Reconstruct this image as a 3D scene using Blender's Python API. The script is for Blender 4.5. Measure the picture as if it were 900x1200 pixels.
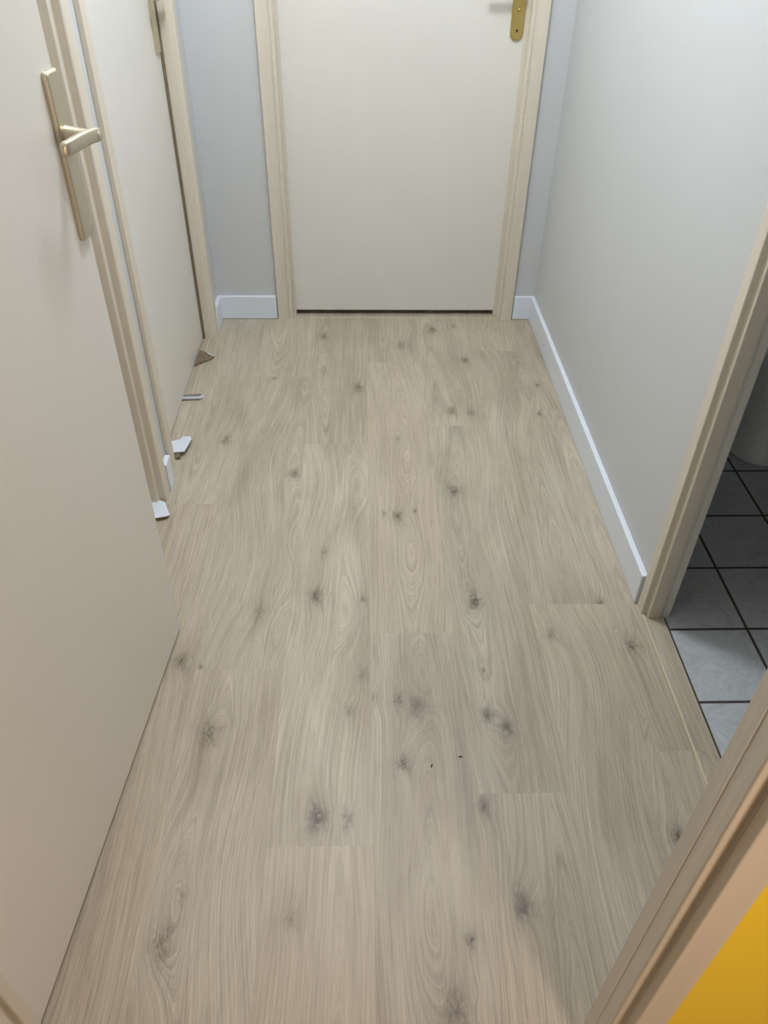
import bpy, bmesh, math, random
import numpy as np
from mathutils import Vector, Matrix

# ------------------------------------------------------------------ clear
for o in list(bpy.data.objects):
    bpy.data.objects.remove(o, do_unlink=True)
C = bpy.context.scene.collection
SC = bpy.context.scene

# ------------------------------------------------------------------ camera
cam_d = bpy.data.cameras.new('camera')
cam_d.sensor_fit = 'VERTICAL'
cam_d.sensor_height = 36.0
cam_d.sensor_width = 27.0
cam_d.lens = 907.8 / 1200 * 36.0
cam_d.clip_start = 0.02
cam = bpy.data.objects.new('camera', cam_d)
C.objects.link(cam)
yaw, pitch, roll = 0.0362, 0.6959, 0.0180
fw = Vector((math.sin(yaw) * math.cos(pitch), math.cos(yaw) * math.cos(pitch), -math.sin(pitch)))
rt = Vector((math.cos(yaw), -math.sin(yaw), 0))
up = rt.cross(fw)
r2 = rt * math.cos(roll) + up * math.sin(roll)
u2 = -rt * math.sin(roll) + up * math.cos(roll)
m3 = Matrix((r2, u2, -fw)).transposed()
cam.matrix_world = Matrix.Translation((0, 0, 1.36)) @ m3.to_4x4()
SC.camera = cam

# ------------------------------------------------------------------ world, lights, exposure
w = bpy.data.worlds.new('world')
SC.world = w
w.use_nodes = True
w.node_tree.nodes['Background'].inputs[0].default_value = (0.6, 0.7, 0.85, 1)
w.node_tree.nodes['Background'].inputs[1].default_value = 0.05


def light(name, kind, loc, energy, color, size, rot=(0, 0, 0)):
    d = bpy.data.lights.new(name, kind)
    d.energy = energy
    d.color = color
    if kind == 'AREA':
        d.shape = 'DISK'
        d.size = size
    else:
        d.shadow_soft_size = size
    o = bpy.data.objects.new(name, d)
    o.location = loc
    o.rotation_euler = rot
    C.objects.link(o)
    return o


light('hall_ceiling_lamp', 'POINT', (0.00, 1.74, 2.18), 46, (0.94, 1.0, 1.09), 0.11)
light('room_warm_light', 'POINT', (0.70, -0.60, 1.10), 27, (1.0, 0.80, 0.66), 0.14)  # unseen warm light behind the camera, set low to limit spill into the hall

SC.view_settings.view_transform = 'Standard'
SC.view_settings.look = 'None'
SC.view_settings.gamma = 1
SC.view_settings.use_curve_mapping = False
SC.view_settings.exposure = 0.09


# ------------------------------------------------------------------ helpers
def tag(o, label=None, cat=None, group=None, kind=None):
    if label: o['label'] = label
    if cat: o['category'] = cat
    if group: o['group'] = group
    if kind: o['kind'] = kind
    return o


def link_mesh(name, me, mat, parent=None, smooth=False):
    o = bpy.data.objects.new(name, me)
    C.objects.link(o)
    if mat: me.materials.append(mat)
    if parent:
        o.parent = parent
    if smooth:
        for p in me.polygons: p.use_smooth = True
    return o


def obj(name, bm, mat, parent=None, smooth=False, bevel=0.0, seg=2):
    bmesh.ops.recalc_face_normals(bm, faces=bm.faces)
    me = bpy.data.meshes.new(name)
    bm.to_mesh(me)
    bm.free()
    o = link_mesh(name, me, mat, parent, smooth)
    if bevel > 0:
        b = o.modifiers.new('bevel', 'BEVEL')
        b.width = bevel
        b.segments = seg
        b.limit_method = 'ANGLE'
        b.angle_limit = math.radians(35)
        b.harden_normals = False
    return o


def empty(name, loc=(0, 0, 0), rz=0.0):
    o = bpy.data.objects.new(name, None)
    o.location = loc
    o.rotation_euler = (0, 0, rz)
    C.objects.link(o)
    return o


def bx(bm, x0, y0, z0, x1, y1, z1):
    v = [bm.verts.new(p) for p in ((x0, y0, z0), (x1, y0, z0), (x1, y1, z0), (x0, y1, z0),
                                   (x0, y0, z1), (x1, y0, z1), (x1, y1, z1), (x0, y1, z1))]
    for f in ((3, 2, 1, 0), (4, 5, 6, 7), (0, 1, 5, 4), (1, 2, 6, 5), (2, 3, 7, 6), (3, 0, 4, 7)):
        bm.faces.new([v[i] for i in f])


def prism(bm, pts, a, b, fn):
    """extrude a 2-D polygon between a and b; fn(p, q, t) -> 3-D point"""
    lo = [bm.verts.new(fn(p[0], p[1], a)) for p in pts]
    hi = [bm.verts.new(fn(p[0], p[1], b)) for p in pts]
    n = len(pts)
    bm.faces.new(lo[::-1])
    bm.faces.new(hi)
    for i in range(n):
        bm.faces.new((lo[i], lo[(i + 1) % n], hi[(i + 1) % n], hi[i]))


def loft(bm, rings, cap=True):
    vs = [[bm.verts.new(p) for p in r] for r in rings]
    n = len(vs[0])
    for a, b in zip(vs, vs[1:]):
        for i in range(n):
            bm.faces.new((a[i], a[(i + 1) % n], b[(i + 1) % n], b[i]))
    if cap:
        bm.faces.new(vs[0][::-1])
        bm.faces.new(vs[-1])


# ------------------------------------------------------------------ materials
def mat_new(name):
    m = bpy.data.materials.new(name)
    m.use_nodes = True
    nt = m.node_tree
    b = nt.nodes['Principled BSDF']
    return m, nt, b


def N(nt, t, **kw):
    n = nt.nodes.new(t)
    for k, v in kw.items():
        setattr(n, k, v)
    return n


def ramp(nt, pts):
    r = N(nt, 'ShaderNodeValToRGB')
    e = r.color_ramp.elements
    while len(e) < len(pts): e.new(0.5)
    for el, (p, c) in zip(e, pts):
        el.position = p
        el.color = (*c, 1) if len(c) == 3 else c
    return r


def math_(nt, op, a, b=None, c=None, clamp=False):
    n = N(nt, 'ShaderNodeMath', operation=op)
    n.use_clamp = clamp
    for i, v in enumerate((a, b, c)):
        if v is None: continue
        if isinstance(v, (int, float)): n.inputs[i].default_value = v
        else: nt.links.new(v, n.inputs[i])
    return n.outputs[0]


def mixc(nt, fac, a, b, mode='MIX'):
    n = N(nt, 'ShaderNodeMix', data_type='RGBA', blend_type=mode)
    for k, v in ((0, fac), (6, a), (7, b)):
        if isinstance(v, (int, float)): n.inputs[k].default_value = v
        elif isinstance(v, tuple): n.inputs[k].default_value = (*v, 1)
        else: nt.links.new(v, n.inputs[k])
    return n.outputs[2]


def srgb(r, g, b):
    f = lambda c: (c / 255 / 12.92) if c / 255 <= 0.04045 else ((c / 255 + 0.055) / 1.055) ** 2.4
    return (f(r), f(g), f(b))


def paint(name, col, rough=0.45, var=0.04, scale=3.0, bump=0.02, bscale=120.0, metallic=0.0, stretch=(1, 1, 1), spec=0.5):
    m, nt, b = mat_new(name)
    tc = N(nt, 'ShaderNodeTexCoord')
    mp = N(nt, 'ShaderNodeMapping')
    mp.inputs['Scale'].default_value = stretch
    nt.links.new(tc.outputs['Object'], mp.inputs[0])
    n1 = N(nt, 'ShaderNodeTexNoise')
    n1.inputs['Scale'].default_value = scale
    n1.inputs['Detail'].default_value = 4
    nt.links.new(mp.outputs[0], n1.inputs['Vector'])
    d = tuple(max(0, c * (1 - var)) for c in col)
    l = tuple(min(1, c * (1 + var)) for c in col)
    r = ramp(nt, [(0.3, d), (0.7, l)])
    nt.links.new(n1.outputs[0], r.inputs[0])
    nt.links.new(r.outputs[0], b.inputs['Base Color'])
    b.inputs['Roughness'].default_value = rough
    b.inputs['Metallic'].default_value = metallic
    b.inputs['Specular IOR Level'].default_value = spec
    if bump > 0:
        n2 = N(nt, 'ShaderNodeTexNoise')
        n2.inputs['Scale'].default_value = bscale
        n2.inputs['Detail'].default_value = 3
        nt.links.new(mp.outputs[0], n2.inputs['Vector'])
        bp = N(nt, 'ShaderNodeBump')
        bp.inputs['Strength'].default_value = bump
        bp.inputs['Distance'].default_value = 0.01
        nt.links.new(n2.outputs[0], bp.inputs['Height'])
        nt.links.new(bp.outputs[0], b.inputs['Normal'])
    return m


M_wall = paint('grey_wall_paint', srgb(201, 203, 203), 0.55, 0.02, 2.0, 0.05, 260)
M_ceil = paint('ceiling_paint', srgb(205, 205, 203), 0.8, 0.01, 2.0, 0.02, 200)
M_door = paint('cream_door_paint', srgb(222, 219, 210), 0.38, 0.025, 2.5, 0.03, 90, stretch=(1, 1, .6))
M_frame = paint('cream_frame_paint', srgb(214, 206, 189), 0.42, 0.05, 30, 0.12, 60, stretch=(1, 1, .05))
M_base = paint('white_baseboard', srgb(224, 230, 238), 0.35, 0.01, 4, 0.0)
M_bath = paint('bathroom_wall_paint', srgb(205, 194, 168), 0.6, 0.02, 2, 0.02)
M_lining = paint('grey_white_lining', srgb(206, 206, 196), 0.5, 0.03, 20, 0.05)
M_yellow = paint('yellow_wall_paint', srgb(250, 217, 52), 0.55, 0.02, 5, 0.04, 200)
M_dark = paint('dark_void', srgb(60, 55, 50), 0.8, 0.1, 5, 0)
M_sub = paint('concrete_subfloor', srgb(70, 62, 54), 0.9, 0.15, 8, 0.1)
M_steel = paint('champagne_nickel', srgb(208, 199, 176), 0.40, 0.03, 60, 0.02, 400, metallic=0.9, stretch=(1, 1, .1))
M_brass = paint('satin_brass', srgb(205, 184, 112), 0.3, 0.03, 60, 0.02, 400, metallic=0.9, stretch=(1, 1, .1))
M_strip = paint('brown_strip', srgb(120, 106, 84), 0.7, 0.05, 20, 0)
M_black = paint('black_keyhole', srgb(14, 12, 10), 0.6, 0.0, 5, 0)
M_porc = paint('white_porcelain', srgb(225, 226, 222), 0.12, 0.01, 3, 0)
M_chip = paint('white_laminate_back', srgb(216, 223, 230), 0.5, 0.02, 30, 0.05)
M_core = paint('fibreboard_core', srgb(120, 104, 82), 0.85, 0.18, 90, 0.3, 300)
M_grey = paint('grey_foam', srgb(120, 118, 112), 0.8, 0.1, 60, 0.2)
M_crumb = paint('dark_crumb', srgb(60, 52, 44), 0.8, 0.1, 60, 0.1)
M_thr = paint('oak_threshold', srgb(176, 160, 132), 0.42, 0.1, 14, 0.06, 60, stretch=(6, .25, 1))
M_edge = paint('pale_threshold_edge', srgb(214, 200, 172), 0.4, 0.05, 20, 0.0)


def oak_material():
    m, nt, b = mat_new('oak_laminate')
    L = nt.links.new
    A = lambda n: N(nt, 'ShaderNodeAttribute', attribute_name=n)
    uv = A('plank_uv')      # x across, y along (metres, random offset), z plank id
    F = A('grain').outputs['Fac']
    K = A('knot').outputs['Fac']
    H = A('halo').outputs['Fac']
    T = A('tone').outputs['Fac']
    WM = A('warm').outputs['Fac']

    def noise(vec_scale, scale, detail, rough=0.55, dist=0.0):
        mp = N(nt, 'ShaderNodeMapping')
        mp.inputs['Scale'].default_value = vec_scale
        L(uv.outputs['Vector'], mp.inputs[0])
        n = N(nt, 'ShaderNodeTexNoise')
        n.inputs['Scale'].default_value = scale
        n.inputs['Detail'].default_value = detail
        n.inputs['Roughness'].default_value = rough
        n.inputs['Distortion'].default_value = dist
        L(mp.outputs[0], n.inputs['Vector'])
        return n.outputs['Fac']

    # ring lines: 1-D noise along the grain field
    def rings(k, detail, off):
        n = N(nt, 'ShaderNodeTexNoise', noise_dimensions='2D')
        c = N(nt, 'ShaderNodeCombineXYZ')
        L(math_(nt, 'ADD', math_(nt, 'MULTIPLY', F, k), off), c.inputs[0])
        sp = N(nt, 'ShaderNodeSeparateXYZ')
        L(uv.outputs['Vector'], sp.inputs[0])
        L(math_(nt, 'MULTIPLY', sp.outputs[1], 2.2), c.inputs[1])
        n.inputs['Scale'].default_value = 1.0
        n.inputs['Detail'].default_value = detail
        n.inputs['Roughness'].default_value = 0.6
        L(c.outputs[0], n.inputs['Vector'])
        return n.outputs['Fac']
    r_fine = rings(300.0, 2.0, 3.0)
    r_ff = rings(820.0, 2.0, 77.0)
    r_mid = rings(60.0, 2.0, 31.0)
    fib = noise((330, 7, 1), 1.0, 3.0, 0.6)
    fib2 = noise((900, 22, 1), 1.0, 2.0, 0.6)
    mott = noise((9, 2.0, 1), 1.0, 3.0, 0.55, 0.6)
    mott2 = noise((22, 5.0, 1), 1.0, 3.0, 0.6, 1.2)
    spk = noise((260, 170, 1), 1.0, 1.0, 0.5)
    kn = noise((70, 45, 1), 1.0, 4.0, 0.7, 2.0)

    base = mixc(nt, math_(nt, 'MULTIPLY_ADD', math_(nt, 'SUBTRACT', mott, 0.5), 3.0, 0.5, clamp=True),
                srgb(*OAK_D), srgb(*OAK_L))
    # warm / grey shift of single planks
    base = mixc(nt, math_(nt, 'MULTIPLY', WM, 1.0, clamp=True), base, srgb(*OAK_W))
    # pinkish brown drift
    pk = math_(nt, 'MULTIPLY', math_(nt, 'SUBTRACT', mott2, 0.56), 3.2, clamp=True)
    base = mixc(nt, math_(nt, 'MULTIPLY', pk, 0.6), base, srgb(166, 146, 126))
    # grain
    g = math_(nt, 'MULTIPLY', math_(nt, 'SUBTRACT', r_fine, 0.5), 0.60)
    g = math_(nt, 'MULTIPLY_ADD', math_(nt, 'SUBTRACT', r_ff, 0.5), 0.40, g)
    g = math_(nt, 'MULTIPLY_ADD', math_(nt, 'SUBTRACT', r_mid, 0.5), 0.22, g)
    g = math_(nt, 'MULTIPLY_ADD', math_(nt, 'SUBTRACT', fib, 0.5), 0.45, g)
    g = math_(nt, 'MULTIPLY_ADD', math_(nt, 'SUBTRACT', fib2, 0.5), 0.50, g)
    g = math_(nt, 'MULTIPLY_ADD', T, 1.0, g)
    g = math_(nt, 'ADD', g, 1.0)
    # halo darkening round the knots, with noise
    hh = math_(nt, 'MULTIPLY', H, math_(nt, 'MULTIPLY_ADD', kn, 0.9, 0.25))
    g = math_(nt, 'MULTIPLY', g, math_(nt, 'MULTIPLY_ADD', hh, -0.42, 1.0))
    kk = math_(nt, 'MULTIPLY', K, math_(nt, 'MULTIPLY_ADD', math_(nt, 'SUBTRACT', kn, 0.45), 5.0, 0.5, clamp=True), clamp=True)
    cg = N(nt, 'ShaderNodeCombineColor')
    for i in range(3): L(g, cg.inputs[i])
    col = mixc(nt, 1.0, base, cg.outputs[0], 'MULTIPLY')
    col = mixc(nt, math_(nt, 'MULTIPLY', kk, 0.85), col, srgb(74, 62, 54))
    # rare dark pores
    sp_ = math_(nt, 'GREATER_THAN', spk, 0.86)
    col = mixc(nt, math_(nt, 'MULTIPLY', sp_, 0.35), col, srgb(90, 76, 62))
    L(col, b.inputs['Base Color'])
    L(math_(nt, 'MULTIPLY_ADD', r_fine, 0.16, 0.36), b.inputs['Roughness'])
    b.inputs['Specular IOR Level'].default_value = 0.45
    bp = N(nt, 'ShaderNodeBump')
    bp.inputs['Strength'].default_value = 0.25
    bp.inputs['Distance'].default_value = 0.001
    L(g, bp.inputs['Height'])
    L(bp.outputs[0], b.inputs['Normal'])
    return m


OAK_D = (168, 157, 138)
OAK_L = (190, 181, 162)
OAK_W = (178, 162, 140)
M_oak = oak_material()


def tile_material():
    m, nt, b = mat_new('white_marbled_tile')
    L = nt.links.new
    tc = N(nt, 'ShaderNodeTexCoord')
    sp = N(nt, 'ShaderNodeSeparateXYZ')
    L(tc.outputs['Object'], sp.inputs[0])
    P, G = 0.2048, 0.0034

    def dist(s, off):
        f = math_(nt, 'FRACT', math_(nt, 'DIVIDE', math_(nt, 'SUBTRACT', s, off - 20 * P), P))
        d = math_(nt, 'SUBTRACT', 0.5, math_(nt, 'ABSOLUTE', math_(nt, 'SUBTRACT', f, 0.5)))
        return math_(nt, 'MULTIPLY', d, P)
    dx = dist(sp.outputs[0], 0.8985)
    dy = dist(sp.outputs[1], 0.9900)
    d = math_(nt, 'MINIMUM', dx, dy)
    gm = math_(nt, 'LESS_THAN', d, G)
    n = N(nt, 'ShaderNodeTexNoise')
    n.inputs['Scale'].default_value = 9
    n.inputs['Detail'].default_value = 6
    n.inputs['Distortion'].default_value = 2.5
    L(tc.outputs['Object'], n.inputs['Vector'])
    r = ramp(nt, [(0.35, srgb(178, 182, 184)), (0.5, srgb(192, 197, 200)), (0.54, srgb(182, 186, 188)), (0.7, srgb(196, 201, 204))])
    L(n.outputs[0], r.inputs[0])
    col = mixc(nt, gm, r.outputs[0], srgb(62, 58, 54))
    L(col, b.inputs['Base Color'])
    L(math_(nt, 'MULTIPLY_ADD', gm, 0.6, 0.22), b.inputs['Roughness'])
    bp = N(nt, 'ShaderNodeBump')
    bp.inputs['Strength'].default_value = 0.6
    bp.inputs['Distance'].default_value = 0.002
    L(math_(nt, 'SUBTRACT', 1.0, gm), bp.inputs['Height'])
    L(bp.outputs[0], b.inputs['Normal'])
    return m


M_tile = tile_material()

# ------------------------------------------------------------------ oak floor: one mesh of plank patches carrying the grain field
PW, PL = 0.1915, 1.2655
FX0, FX1, FY0, FY1 = -0.640, 0.712, -0.35, 2.885
seams = [-0.7495 + PW * i for i in range(9)]           # -.7495 -.558 -.3665 -.175 .0165 .208 .3995 .591 .7825
joints = [1.30, 1.665, 1.092, 0.688, 1.191, 0.786, 1.277, 0.872]
KN = [  # x, y, radius, strength
    (-.114, 1.313, .017, .9), (-.087, .743, .020, 1.1), (-.031, .739, .012, .8), (-.314, .927, .020, .8), (.260, 1.720, .016, 1.),
    (.096, 1.609, .014, .9), (.271, 1.289, .018, 1.), (.077, .853, .013, 1.1), (.115, .987, .020, .7), (.073, 1.005, .012, .8),
    (.257, .964, .013, .9), (.295, .934, .013, .9), (.226, .760, .013, .9), (.270, .577, .018, .9), (.174, .524, .009, 1.2),
    (-.332, .530, .020, .7), (-.404, 1.115, .018, .7), (-.243, 1.259, .022, .35), (.612, 1.146, .013, .8), (-.197, 1.803, .013, .8),
    (-.417, 1.974, .016, .8), (.152, 2.584, .022, .6), (-.012, 2.281, .020, .8), (-.140, 2.651, .018, .7), (.271, 2.707, .016, .8),
    (.371, 2.475, .018, .8), (.293, 2.136, .016, .9), (.354, 2.125, .012, .7), (-.314, .605, .012, .4), (-.125, .562, .010, .6),
    (.142, .421, .022, .8), (.576, .695, .014, .9), (.432, 1.179, .014, .5), (.573, 1.285, .009, 1.1), (.020, 1.010, .012, .5),
    (-.356, 1.095, .006, 1.), (.355, 2.74, .010, .6), (.265, 1.08, .006, .9), (.575, 2.12, .008, .9), (.60, 2.30, .007, .9),
    (-.300, 2.35, .010, .6), (.06, 1.62, .006, .8), (.145, 1.63, .006, .8), (.0, 1.30, .009, .6), (-.10, 1.47, .010, .5),
    (-.03, .98, .010, .6), (.11, 1.98, .006, .6), (.0, 1.07, .012, .45)]
EYES = [(.122, 2.157), (.130, 1.88), (-.215, 1.26), (-.195, 1.50), (-.025, 1.25), (.265, 1.60), (.590, 1.10), (.130, 1.45),
        (-.20, 2.30), (-.11, 2.40), (.50, 1.45), (.56, 2.35), (-.34, .62), (.47, 2.60), (.10, .55), (.0, 1.75)]
rng = np.random.RandomState(11)
VV, FF, UV, GR, KT, HL, TN, WA = [], [], [], [], [], [], [], []
base_i = 0
pid = 0
for r in range(8):
    xa, xb = max(seams[r], FX0), min(seams[r + 1], FX1)
    if xb - xa < 0.005: continue
    y = joints[r] - 2 * PL
    while y < FY1:
        ya, yb = max(y, FY0), min(y + PL, FY1)
        y += PL
        if yb - ya < 0.005: continue
        pid += 1
        nx = max(2, int((xb - xa) / 0.0032) + 1)
        ny = max(2, int((yb - ya) / 0.0065) + 1)
        X, Y = np.meshgrid(np.linspace(xa, xb, nx), np.linspace(ya, yb, ny))
        cx = (seams[r] + seams[r + 1]) / 2
        ph = rng.rand(8) * 6.28
        # slow wander of the plank's heart
        c = cx + rng.uniform(-.05, .05) + .014 * np.sin(Y * 2.3 + ph[0]) + .005 * np.sin(Y * 6.1 + ph[1]) + .0008 * np.sin(Y * 19 + ph[2])
        v0 = rng.uniform(ya - .3, yb + .3)
        sl = rng.uniform(.03, .07)
        # eyes given for this plank pull heart and centre to them
        es = [e for e in EYES if xa <= e[0] < xb and ya <= e[1] < yb]
        if es:
            v0 = es[0][1]
            for e in es:
                c = c + (e[0] - cx) * .8 * np.exp(-((Y - e[1]) / .25) ** 2)
        Fd = np.sqrt((X - c) ** 2 + ((Y - v0) * sl) ** 2 + .00002)
        Fd += .0016 * np.sin(X * 60 + Y * 5 + ph[3]) + .0006 * np.sin(Y * 17 - X * 90 + ph[4]) + .0003 * np.sin(Y * 44 + X * 210 + ph[5])
        Kf = np.zeros_like(X)
        Hf = np.zeros_like(X)
        for e in es:
            Fd += -.030 * np.exp(-(((X - e[0]) / .035) ** 2 + ((Y - e[1]) / .11) ** 2))
        for kx, ky, kr, ks in KN:
            if not (xa <= kx < xb and ya - .0 <= ky < yb + .0): continue
            q = ((X - kx) / kr) ** 2 + ((Y - ky) / (kr * 1.7)) ** 2
            th_ = np.arctan2(Y - ky, X - kx)
            q = q * (1 + .13 * np.sin(3 * th_ + kx * 90) + .09 * np.sin(5 * th_ + ky * 70) + .05 * np.sin(9 * th_ + ky * 170)) ** 2
            Fd += kr * 1.0 * np.exp(-q / 3.0) * np.sign(kx - cx + 1e-4)
            Kf = np.maximum(Kf, ks * np.exp(-q * 1.7))
            Hf = np.maximum(Hf, min(ks, .95) * np.exp(-np.sqrt(q) * .80))
        tone = rng.uniform(-.07, .05)
        warm = rng.uniform(0, .55)
        voff = rng.uniform(0, 60)
        VV.append(np.stack([X, Y, np.zeros_like(X)], -1).reshape(-1, 3))
        idx = np.arange(nx * ny).reshape(ny, nx) + base_i
        FF.append(np.stack([idx[:-1, :-1], idx[:-1, 1:], idx[1:, 1:], idx[1:, :-1]], -1).reshape(-1, 4))
        UV.append(np.stack([X - cx + pid * 3.0, Y + voff, np.full_like(X, pid * 7.3)], -1).reshape(-1, 3))
        GR.append(Fd.ravel() + pid * 1.7)
        KT.append(Kf.ravel())
        HL.append(Hf.ravel())
        TN.append(np.full(X.size, tone))
        WA.append(np.full(X.size, warm))
        base_i += nx * ny
VV = np.concatenate(VV)
FF = np.concatenate(FF)
me = bpy.data.meshes.new('floor')
me.vertices.add(len(VV))
me.vertices.foreach_set('co', VV.ravel())
me.loops.add(FF.size)
me.loops.foreach_set('vertex_index', FF.ravel())
me.polygons.add(len(FF))
me.polygons.foreach_set('loop_start', np.arange(0, FF.size, 4))
me.polygons.foreach_set('loop_total', np.full(len(FF), 4))
me.update(calc_edges=True)
a = me.attributes.new('plank_uv', 'FLOAT_VECTOR', 'POINT')
a.data.foreach_set('vector', np.concatenate(UV).ravel())
for nm, dat in (('grain', GR), ('knot', KT), ('halo', HL), ('tone', TN), ('warm', WA)):
    a = me.attributes.new(nm, 'FLOAT', 'POINT')
    a.data.foreach_set('value', np.concatenate(dat))
tag(link_mesh('floor', me, M_oak), 'pale knotty oak laminate plank floor of the hallway', 'floor', kind='structure')

# sub-floor and tiled floor
bm = bmesh.new()
bx(bm, -2.6, -3.0, -0.12, 2.6, 3.6, -0.014)
tag(obj('floor', bm, M_sub), 'bare dark concrete showing only in gaps at the edges', 'floor', kind='structure')
bm = bmesh.new()
bx(bm, 0.7145, 0.36, -0.0138, 2.30, 2.85, -0.001)
tag(obj('floor', bm, M_tile), 'white marbled square tiles with dark grout in the side bathroom', 'floor', kind='structure')
bm = bmesh.new()
bx(bm, -2.5, -2.9, 2.50, 2.5, 3.5, 2.60)
tag(obj('ceiling', bm, M_ceil), 'plain white ceiling above the hallway', 'ceiling', kind='structure')

# ------------------------------------------------------------------ walls
TOP = 2.50
DH = 2.04      # clear height of the door openings


def wall(name, boxes, m, label):
    bm = bmesh.new()
    for b_ in boxes: bx(bm, *b_)
    return tag(obj(name, bm, m), label, 'wall', kind='structure')


LX = -0.550
wall('wall_left', [(LX - .09, .39, -.014, LX, .885, TOP), (LX - .09, .885, DH + .03, LX, 1.690, TOP), (LX - .09, 1.690, -.014, LX, 1.812, TOP),
                   (LX - .09, 1.812, DH + .03, LX, 2.655, TOP), (LX - .09, 2.655, -.014, LX, 2.90, TOP)], M_wall,
     'light grey painted wall on the left holding two cream doors')
BY = 2.813
wall('wall_back', [(LX, BY, -.014, -.290, BY + .08, TOP), (-.290, BY, DH + .03, .553, BY + .08, TOP), (.553, BY, -.014, .668, BY + .08, TOP)], M_wall,
     'light grey painted end wall around the far cream door')
RX = 0.668
wall('wall_right', [(RX, 1.250, -.014, RX + .05, BY + .08, TOP), (RX, .50, DH + .03, RX + .05, 1.250, TOP), (RX, .39, -.014, RX + .05, .50, TOP)], M_wall,
     'light grey painted wall on the right with a white baseboard')
NY0, NY1 = 0.346, 0.390
wall('wall_near', [(.345, NY0, -.014, 2.40, NY1, TOP), (-.484, NY0, DH + .03, .345, NY1, TOP), (-2.5, NY0, -.014, -.512, NY1, TOP)], M_wall,
     'thin partition wall holding the near doorway')
wall('wall_near', [(.389, NY0 - .003, -.0132, 2.32, NY0 - .0002, TOP), (-.528, NY0 - .003, DH + .058, .389, NY0 - .0002, TOP), (-2.42, NY0 - .003, -.0132, -.528, NY0 - .0002, TOP)], M_yellow,
     'bright yellow painted wall surface at the lower right')
wall('wall_far', [(-2.5, 3.40, -.014, 2.4, 3.48, TOP)], M_dark, 'wall of the closed room beyond the far door')
wall('wall_outer', [(-2.5, .39, -.014, -2.42, 3.40, TOP)], M_dark, 'wall of the closed rooms beyond the left doors')
wall('wall_bathroom', [(2.30, .39, -.014, 2.40, 3.40, TOP), (RX + .05, 2.80, -.014, 2.30, 2.88, TOP)], M_bath, 'greyish wall inside the dark bathroom')
wall('wall_room', [(-2.5, -2.9, -.014, -2.42, NY0, TOP), (2.32, -2.9, -.014, 2.40, NY0, TOP), (-2.42, -2.9, -.014, 2.32, -2.82, TOP)],
     paint('room_wall_paint', srgb(225, 210, 190), .6), 'pale wall of the room in front of the near doorway')
bm = bmesh.new()
bx(bm, -2.42, -2.82, -.0135, 2.32, -0.352, -0.0005)
tag(obj('floor', bm, M_thr), 'oak floor of the room in front of the near doorway', 'floor', kind='structure')

# ------------------------------------------------------------------ baseboards
BH, BT = 0.0915, 0.0145


def baseboard(name, x0, y0, x1, y1, label):
    bm = bmesh.new()
    bx(bm, x0, y0, .0012, x1, y1, BH)
    return tag(obj(name, bm, M_base, bevel=.0018, seg=2), label, 'baseboard', kind='structure')


baseboard('baseboard_right', RX - BT, 1.279, RX, BY - BT, 'long white baseboard along the right wall')
baseboard('baseboard_back', .589, BY - BT, RX, BY, 'short white baseboard on the end wall right of the far door')
baseboard('baseboard_back', LX, BY - BT, -.325, BY, 'white baseboard on the end wall left of the far door')
baseboard('baseboard_left', LX, 2.694, LX + BT, BY - BT, 'very short white baseboard between the far left door and the corner')
baseboard('baseboard_left', LX, 1.722, LX + BT, 1.772, 'tiny white baseboard stub between the two left door frames')


# ------------------------------------------------------------------ door frames
FRAMES = []


def frame(name, prof_a, prof_b, w0, w1, fn, label, head_fn, m=None, z0=-.003):
    """two moulded jambs (plan polygons) and a head"""
    t = empty(name)
    tag(t, label, 'door frame', kind='structure')
    for pr in (prof_a, prof_b):
        bm = bmesh.new()
        prism(bm, pr, z0, DH + .055, lambda p, q, z: (p, q, z))
        obj('jamb', bm, m or M_frame, t, bevel=.0012, seg=2)
    bm = bmesh.new()
    head_fn(bm)
    obj('head', bm, m or M_frame, t, bevel=.0012, seg=2)
    FRAMES.append(t)
    return t


# left wall frames; plan points (x, y); front plane -.5387, ledge -.557, leaf plane -.588
def left_frame(ya, yb, label):
    # ya: near jamb's inner corner at the front plane (opening starts), yb: far jamb's
    fr = -.5387
    far = [(-.640, yb + .0), (-.630, yb - .026), (-.5905, yb - .026), (-.5895, yb - .016), (-.558, yb - .016), (-.5565, yb - .002), (-.5405, yb), (fr, yb + .003), (fr, yb + .044),
           (LX + .0005, yb + .046), (LX + .0005, yb + .012), (-.640, yb + .012)]
    far[0] = (-.640, yb - .026)
    far.pop(1)
    near = [(x, ya - (y - yb)) for x, y in far]
    def head(bm):
        bx(bm, -.640, ya + .016, DH + .0, -.5895, yb - .016, DH + .03)
        bx(bm, -.640, ya + .002, DH + .014, -.557, yb - .002, DH + .0305)
        bx(bm, LX, ya - .0, DH + .0, fr, yb + .0, DH + .056)
    return frame('trim_1', near, far, ya, yb, None, label, head)


left_frame(.905, 1.672, 'cream moulded door frame at the left, mostly hidden behind the open door').name = 'trim_1'
left_frame(1.826, 2.655, 'cream moulded door frame around the closed far left door').name = 'trim_2'

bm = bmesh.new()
bx(bm, -.5885, 2.6325, .002, -.5795, 2.6387, DH - .01)  # thin brown strip between the leaf edge and the far jamb
obj('edge_strip', bm, M_strip, FRAMES[-1], bevel=.001, seg=1)['label'] = 'dark brown strip along the door edge'

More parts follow.
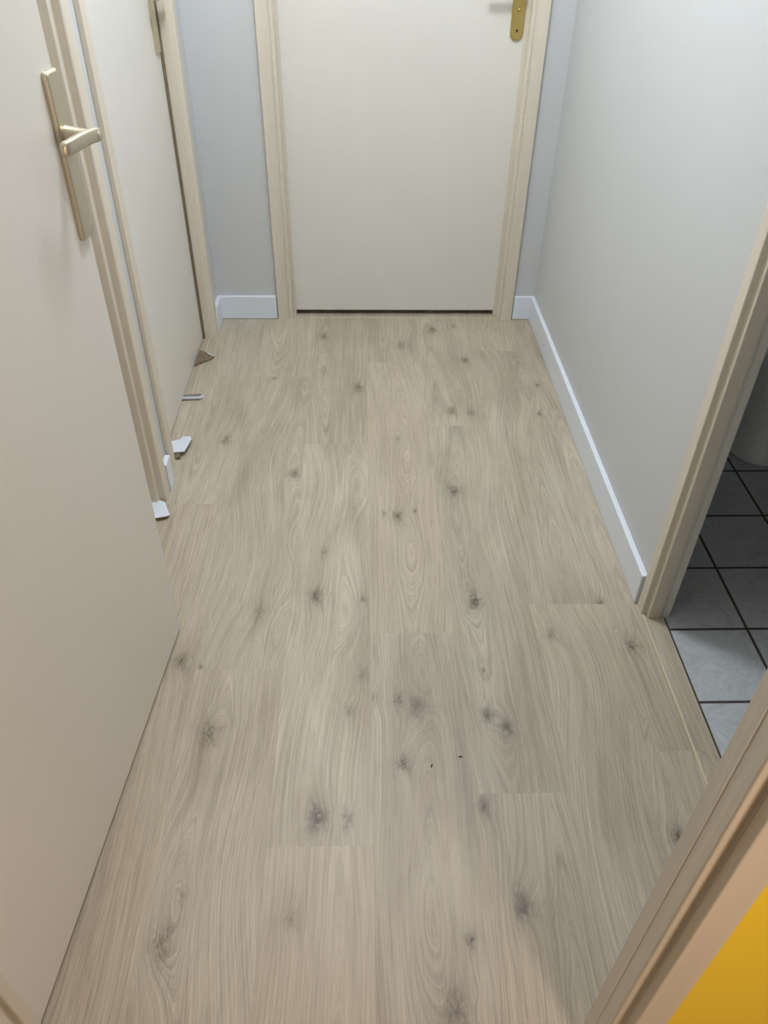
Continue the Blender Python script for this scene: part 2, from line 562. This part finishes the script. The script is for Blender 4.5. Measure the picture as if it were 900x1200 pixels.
# back frame (front plane y=2.797, leaf plane y=2.838)
BF = 2.797
bl = [(-.322, BY), (-.322, BF + .002), (-.320, BF), (-.284, BF), (-.282, BF + .004), (-.279, BF + .004), (-.277, BF + .001), (-.269, BF + .001), (-.2655, BF + .006), (-.2655, 2.8345),
      (-.2540, 2.8345), (-.2540, 2.8955), (-.289, 2.8955), (-.289, BY)]
br = [(.264 + -x, y) for x, y in bl]
def back_head(bm):
    bx(bm, -.322, BF, DH + .0, .586, BY, DH + .056)
    bx(bm, -.2655, BF + .006, DH + .0, .530, 2.895, DH + .029)
frame('trim_3', bl, br, 0, 0, None, 'cream moulded door frame around the far end door', back_head)

# bathroom frame in the right wall (far jamb seen, near jamb hidden)
def right_prof(y, s):
    P = [(.661, y + .045), (.661, y + .0155), (.6625, y + .014), (.672, y + .014), (.6735, y + .012), (.6735, y + .001), (.675, y), (.7005, y), (.7015, y + .001), (.7015, y + .0202), (RX - .0003, y + .0202), (RX - .0003, y + .045)]
    return P if s > 0 else [(a_, 2 * y - b_) for a_, b_ in P]
def right_head(bm):
    bx(bm, .661, .52, DH + .0, .6735, 1.230, DH + .056)
    bx(bm, .6745, .52, DH + .0, .7115, 1.230, DH + .029)
frame('trim_4', right_prof(1.2295, 1), right_prof(.522, -1), 0, 0, None, 'cream door frame of the bathroom doorway in the right wall', right_head)
t = [FRAMES[-1]]
for yy, sg in ((1.2295, 1), (.522, -1)):
    P = [(.7020, yy + .006 * sg), (.7090, yy + .006 * sg), (.7100, yy + .0035 * sg), (.7255, yy + .0035 * sg), (.7260, yy + .0050 * sg), (.7260, yy + .055 * sg), (.7183, yy + .055 * sg), (.7183, yy + .0206 * sg), (.7020, yy + .0206 * sg)]
    bm = bmesh.new()
    prism(bm, P, -.0008, DH + .03, lambda p, q, z: (p, q, z))
    o = obj('lining', bm, M_lining, t[0], bevel=.0008, seg=1)
    o['label'] = 'greyish white inner lining'

# near doorway frame: jambs of the doorway the camera looks through
nr = [(.332, .3985), (.332, .378), (.3314, .3768), (.3314, .3755), (.332, .3745), (.332, .3515), (.3335, .350), (.3445, .350), (.346, .3485), (.346, .3335), (.3475, .332), (.3865, .332),
      (.388, .3335), (.388, .3457), (.3452, .3457), (.3452, .3903), (.378, .3903), (.378, .3985)]
nl = [(-.470, .3985), (-.470, .3800), (-.4715, .379), (-.482, .379), (-.482, .369), (-.470, .368), (-.470, .3515), (-.4715, .350), (-.4825, .350), (-.484, .3485), (-.484, .3335), (-.4855, .332),
      (-.5245, .332), (-.526, .3335), (-.526, .3457), (-.5117, .3457), (-.5117, .3903), (-.5117, .3985)]
def near_head(bm):
    bx(bm, -.484, .332, DH + .0, .388, .3457, DH + .056)
    bx(bm, -.470, .350, DH + .0, .332, .3985, DH + .029)
frame('trim_5', nr, nl, 0, 0, None, 'cream door frame of the near doorway, beside the yellow wall', near_head)


# ------------------------------------------------------------------ handles
def rounded_rect(w, h, r, n=6):
    pts = []
    for cx_, cy_, a0 in ((w / 2 - r, h / 2 - r, 0), (-w / 2 + r, h / 2 - r, 90), (-w / 2 + r, -h / 2 + r, 180), (w / 2 - r, -h / 2 + r, 270)):
        for i in range(n + 1):
            a_ = math.radians(a0 + 90 * i / n)
            pts.append((cx_ + r * math.cos(a_), cy_ + r * math.sin(a_)))
    return pts


def tube_rings(path, ra, rb, n=14):
    """rings of ellipse ra (horizontal-normal) x rb (vertical) along a path in the local xz... path points (x,y,z)"""
    rings = []
    for i, p in enumerate(path):
        p = Vector(p)
        d = (Vector(path[min(i + 1, len(path) - 1)]) - Vector(path[max(i - 1, 0)])).normalized()
        side = d.cross(Vector((0, 0, 1))).normalized()
        a_, b_ = ra[i], rb[i]
        rings.append([p + side * (a_ * math.cos(t)) + Vector((0, 0, 1)) * (b_ * math.sin(t)) for t in [2 * math.pi * k / n for k in range(n)]])
    return rings


def handle_set(parent, origin, rz, m, z_lo, z_hi, lever_z, lever_dir, corner, style, width=.040, lever_len=.125, screws=()):
    """local frame: +y out of the leaf (towards the viewer), x along the leaf"""
    def place(o):
        o.location = origin
        o.rotation_euler = (0, 0, rz)
    bm = bmesh.new()
    h = z_hi - z_lo
    pts = rounded_rect(width, h, corner)
    zc = (z_lo + z_hi) / 2
    r0 = [(x, 0.0002, z + zc) for x, z in pts]
    r1 = [(x, .0055, z + zc) for x, z in pts]
    k = (width - .006) / width
    r2 = [(x * k, .0085, z * (h - .006) / h + zc) for x, z in pts]
    loft(bm, [r0, r1, r2])
    pl = obj('handle_plate', bm, m, parent, bevel=.0008)
    place(pl)
    # lever: neck + grip in one mesh
    bm = bmesh.new()
    s = lever_dir
    if style == 'flat':
        neck = [Vector((0, y, lever_z)) for y in (.008, .0085, .02, .038, .052, .056)]
        nr_ = [.0125, .0125, .0105, .0085, .0085, .006]
        rings = [[p + Vector((math.cos(t) * q_, 0, math.sin(t) * q_)) for t in [2 * math.pi * k_ / 16 for k_ in range(16)]] for p, q_ in zip(neck, nr_)]
        loft(bm, rings)
        # flat grip: rounded slab sweeping back
        n = 12
        rings = []
        for i in range(n + 1):
            u = i / n
            x = s * (-.012 + (lever_len + .012) * u)
            yo = .050 - .016 * u ** 2
            hw = .0090 + .0010 * u if 0 < i < n else .0072
            th = .0055 if 0 < i < n else .004
            prof = rounded_rect(2 * th, 2 * hw, .0035, 3)
            rings.append([(x, yo + a_, lever_z + b_ + .004 * math.sin(u * 3.1)) for a_, b_ in prof])
        loft(bm, rings)
    else:
        path = [(0, .008, lever_z), (0, .03, lever_z), (0, .044, lever_z), (s * .006, .054, lever_z), (s * .02, .058, lever_z), (s * .05, .058, lever_z), (s * lever_len, .055, lever_z - .004)]
        loft(bm, tube_rings(path, [.010, .008, .008, .008, .008, .0075, .006], [.010, .008, .008, .008, .009, .010, .011]))
    lv = obj('lever', bm, m, pl, smooth=True)
    for kind, x, z, rad in screws:
        bm = bmesh.new()
        if kind == 'knob':
            rg = []
            for yy, rr in ((.008, rad), (.0125, rad), (.0145, rad * .75), (.0155, rad * .3)):
                rg.append([(x + math.cos(t) * rr, yy, z + math.sin(t) * rr) for t in [2 * math.pi * k_ / 14 for k_ in range(14)]])
            loft(bm, rg)
            obj('screw', bm, m, pl, smooth=True)
        else:
            rg = []
            for yy in (.0080, .0089):
                rg.append([(x + math.cos(t) * rad, yy, z + math.sin(t) * rad * (1.0 if math.sin(t) > 0 else 1.7)) for t in [2 * math.pi * k_ / 14 for k_ in range(14)]])
            loft(bm, rg)
            obj('keyhole', bm, M_black, pl)
    return pl


# ------------------------------------------------------------------ doors
def slab(bm, x0, x1, y0, y1, z0, z1):
    bx(bm, x0, y0, z0, x1, y1, z1)


# open door, hinged on the near doorway's left jamb; local x runs from free edge (0) to hinge
P0 = Vector((-.420, 1.210, 0))
dv = Vector((-.07, -.793, 0)).normalized()
rz = math.atan2(dv.y, dv.x)
t = empty('door_1', P0, rz)     # local x = towards hinge, local +y = to the hallway side
tag(t, 'open cream door with a flat nickel handle, standing at the left', 'door', kind='structure')
LEN = .800
bm = bmesh.new()
slab(bm, 0.000, LEN, -.040, 0, .0085, 2.035)
obj('door_leaf', bm, M_door, t, bevel=.0015)
handle_set(t, (.0205, 0, 0), 0, M_steel, .917, 1.143, 1.062, 1, .006, 'flat', lever_len=.082)
bm = bmesh.new()
for z in (.22, 1.0, 1.80):
    rg = [[(LEN + .004 + math.cos(a_) * .0055, -.0035 + math.sin(a_) * .0055, zz) for a_ in [2 * math.pi * k / 12 for k in range(12)]] for zz in (z, z + .09)]
    loft(bm, rg)
obj('hinge', bm, M_steel, t)

# closed door on the far left
t = empty('door_2', (-.588, 2.631, 0), -math.pi / 2)      # local x towards -y(near), local +y = +x (hall)
tag(t, 'closed cream door on the far left wall, between moulded frames', 'door', kind='structure')
bm = bmesh.new()
slab(bm, .0, .776, -.040, 0, .006, 2.035)
obj('door_leaf', bm, M_door, t, bevel=.0012)
handle_set(t, (.039, 0, 0), 0, M_steel, .930, 1.156, 1.075, 1, .006, 'flat', lever_len=.082)

# closed door on the left, behind the open one
t = empty('door_3', (-.592, 1.644, 0), -math.pi / 2)
tag(t, 'cream door hidden behind the open door at the left', 'door', kind='structure')
bm = bmesh.new()
slab(bm, .0, .711, -.040, 0, .006, 2.035)
obj('door_leaf', bm, M_door, t, bevel=.0012)

# far door
t = empty('door_4', (.131, 2.838, 0), math.pi)
tag(t, 'closed cream door at the far end with a brass handle', 'door', kind='structure')
bm = bmesh.new()
slab(bm, -.3935, .3935, -.040, 0, .0205, 2.035)
obj('door_leaf', bm, M_door, t, bevel=.0012)
handle_set(t, (-.3625, 0, 0), 0, M_brass, .938, 1.175, 1.086, 1, .0195, 'round', width=.041, lever_len=.112,
           screws=(('knob', 0, 1.021, .0055), ('hole', 0, .966, .0033)))

# ------------------------------------------------------------------ thresholds
def strip(name, x0, y0, x1, y1, z0, z1, m, label):
    bm = bmesh.new()
    bx(bm, x0, y0, z0, x1, y1, z1)
    return tag(obj(name, bm, m, bevel=.0006, seg=1), label, 'threshold', kind='structure')


bm = bmesh.new()
th = strip('trim_6', .6635, .526, .6675, 1.2435, .0001, .0022, M_edge, 'thin pale strip along the bathroom doorway in the oak floor')
th = strip('trim_7', .7115, .526, .7155, 1.229, -.010, .0009, M_sub, 'dark joint between the oak floor and the bathroom tiles')
th = strip('trim_8', -.2653, 2.8115, .5295, 2.8145, .0001, .0016, M_edge, 'thin pale strip below the far door')
th = strip('trim_9', -.5655, 1.830, -.5635, 2.638, .0001, .0014, M_edge, 'thin pale strip in front of the far left door')

# ------------------------------------------------------------------ scraps along the left wall
def scrap(name, pts, z0, z1, m, tilt=None, parent=None, bevel=.0006):
    bm = bmesh.new()
    prism(bm, pts, z0, z1, lambda p, q, z: (p, q, z))
    o = obj(name, bm, m, parent, bevel=bevel, seg=1)
    return o


def centre(pts):
    return (sum(p[0] for p in pts) / len(pts), sum(p[1] for p in pts) / len(pts))


# 1 brown triangular offcut, broken edge
pts = [(-.5835, 2.535), (-.550, 2.512), (-.5245, 2.488), (-.536, 2.474), (-.547, 2.462), (-.556, 2.456), (-.564, 2.446), (-.572, 2.444), (-.5845, 2.424)]
t = empty('floor_offcut', (-.556, 2.480, 0))
t.rotation_euler = (0, 0, 0)
tag(t, 'brown triangular offcut with a broken edge, farthest scrap by the left door', 'offcut')
loc = [(x + .556, y - 2.480) for x, y in pts]
scrap('board', loc, .0015, .0082, M_core, parent=t)
scrap('backing', [(x * .97, y * .97) for x, y in loc], .0005, .0016, M_grey, parent=t)
bm = bmesh.new()
bx(bm, -.002, -.004, .0082, .030, -.0005, .0092)
o = obj('pale_lip', bm, M_chip, t)
o.rotation_euler = (0, 0, -.75)
o.location = (.0055, .0335, -.0009)

# 2 thin spacer: grey strip with white edge
t = empty('spacer_strip', (-.557, 2.212, 0), .03)
tag(t, 'thin grey spacer strip with a white edge, poking out under the far left door', 'spacer')
bm = bmesh.new()
prism(bm, [(-.030, .012), (.026, .017), (.029, .002), (.022, -.003), (-.030, -.004)], .0035, .0105, lambda p, q, z: (p, q, z))
obj('strip', bm, M_grey, t, bevel=.0006, seg=1)
bm = bmesh.new()
prism(bm, [(-.046, -.0045), (.022, -.0035), (.030, .001), (.0325, .006), (.034, .004), (.031, -.0035), (.023, -.0085), (-.030, -.0095)], .0045, .0125, lambda p, q, z: (p, q, z))
obj('white_edge', bm, M_chip, t, bevel=.0005, seg=1)
bm = bmesh.new()
prism(bm, [(-.02, .008), (.024, .010), (.026, -.002), (-.02, -.002)], .0003, .0036, lambda p, q, z: (p, q, z))
obj('foot', bm, M_core, t)

# 3 larger white chip propped up, scrap beneath
def tilted(name, label, loc, pts, th, rx, ry, rz_=0.0):
    t = empty(name, loc)
    t.rotation_euler = (rx, ry, rz_)
    tag(t, label, 'offcut')
    bm = bmesh.new()
    prism(bm, pts, 0, th * .25, lambda p, q, z: (p, q, z + th * .75))
    obj('white_face', bm, M_chip, t, bevel=.0004, seg=1)
    bm = bmesh.new()
    prism(bm, [(a_ * .985, b_ * .985) for a_, b_ in pts], 0, th * .75, lambda p, q, z: (p, q, z))
    obj('core', bm, M_core, t, bevel=.0004, seg=1)
    return t


tilted('white_offcut', 'larger white offcut propped on a scrap near the left door frame', (-.549, 1.932, .010),
       [(-.040, -.042), (.022, -.039), (.034, .018), (.029, .034), (.006, .036), (-.002, .022), (-.040, .012)], .007, math.radians(3), math.radians(-4))
t = empty('broken_scrap', (-.545, 1.900, 0), .5)
tag(t, 'small jagged brown scrap under the larger white offcut', 'scrap')
bm = bmesh.new()
prism(bm, [(-.018, -.022), (-.006, -.026), (-.002, -.012), (.010, -.004), (.020, .004), (.012, .014), (-.010, .008), (-.02, .0)], .0003, .0085, lambda p, q, z: (p, q, z))
obj('board', bm, M_core, t, bevel=.0006, seg=1)
bm = bmesh.new()
prism(bm, [(-.012, -.015), (-.004, -.018), (.0, -.008), (.010, .0), (.004, .008), (-.010, .004)], .0085, .0100, lambda p, q, z: (p, q, z))
obj('backing', bm, M_grey, t)
# 5 nearest white chip
tilted('white_offcut', 'small white offcut nearest the open door, below the left door frame', (-.548, 1.628, .008),
       [(-.034, -.045), (.020, -.028), (.030, -.022), (.008, .030), (-.004, .036), (-.030, .034)], .006, math.radians(2), math.radians(3))


# crumbs on the floor
def crumb(x, y, l, wd, rz_, label):
    bm = bmesh.new()
    n = 7
    rr = random.Random(int(x * 1e4))
    rg = []
    for i in range(n):
        u = i / (n - 1)
        s = math.sin(math.pi * (0.08 + .84 * u))
        rg.append([(l * (u - .5), wd * s * math.cos(a_) * rr.uniform(.7, 1.1), .0016 * s * (1 + math.sin(a_)) * rr.uniform(.8, 1.1)) for a_ in [2 * math.pi * k / 8 for k in range(8)]])
    loft(bm, rg)
    o = obj('floor_crumb', bm, M_crumb)
    o.location = (x, y, .0004)
    o.rotation_euler = (0, 0, rz_)
    return tag(o, label, 'crumb', group='crumbs on the oak floor')


crumb(.1335, .847, .009, .0014, 1.1, 'dark sliver crumb lying on the oak floor, left one of the pair')
crumb(.192, .866, .009, .0011, .1, 'dark sliver crumb lying crosswise on the oak floor, right one of the pair')

# ------------------------------------------------------------------ toilet in the dark bathroom
t = empty('toilet', (1.195, 2.10, 0))
tag(t, 'white porcelain toilet base standing in the dark bathroom', 'toilet')
def oval(cx_, cy_, z, a_, b_, n=28):
    return [(cx_ + a_ * math.cos(2 * math.pi * k / n), cy_ + b_ * math.sin(2 * math.pi * k / n), z) for k in range(n)]
bm = bmesh.new()
loft(bm, [oval(0, 0, 0, .112, .275), oval(0, 0, .012, .113, .276), oval(0, 0, .03, .106, .262), oval(0, .01, .12, .100, .245), oval(0, .0, .22, .118, .245), oval(0, -.02, .31, .160, .262), oval(0, -.03, .385, .182, .275), oval(0, -.03, .400, .182, .275)])
obj('bowl', bm, M_porc, t, smooth=True)
bm = bmesh.new()
loft(bm, [oval(0, -.03, .401, .184, .277), oval(0, -.03, .415, .188, .280), oval(0, -.03, .435, .186, .278), oval(0, -.03, .441, .175, .268)])
obj('seat', bm, M_porc, t, smooth=True)
bm = bmesh.new()
prism(bm, rounded_rect(.37, .17, .04), .401, .78, lambda p, q, z: (p, q + .325, z))
obj('cistern', bm, M_porc, t, bevel=.01)
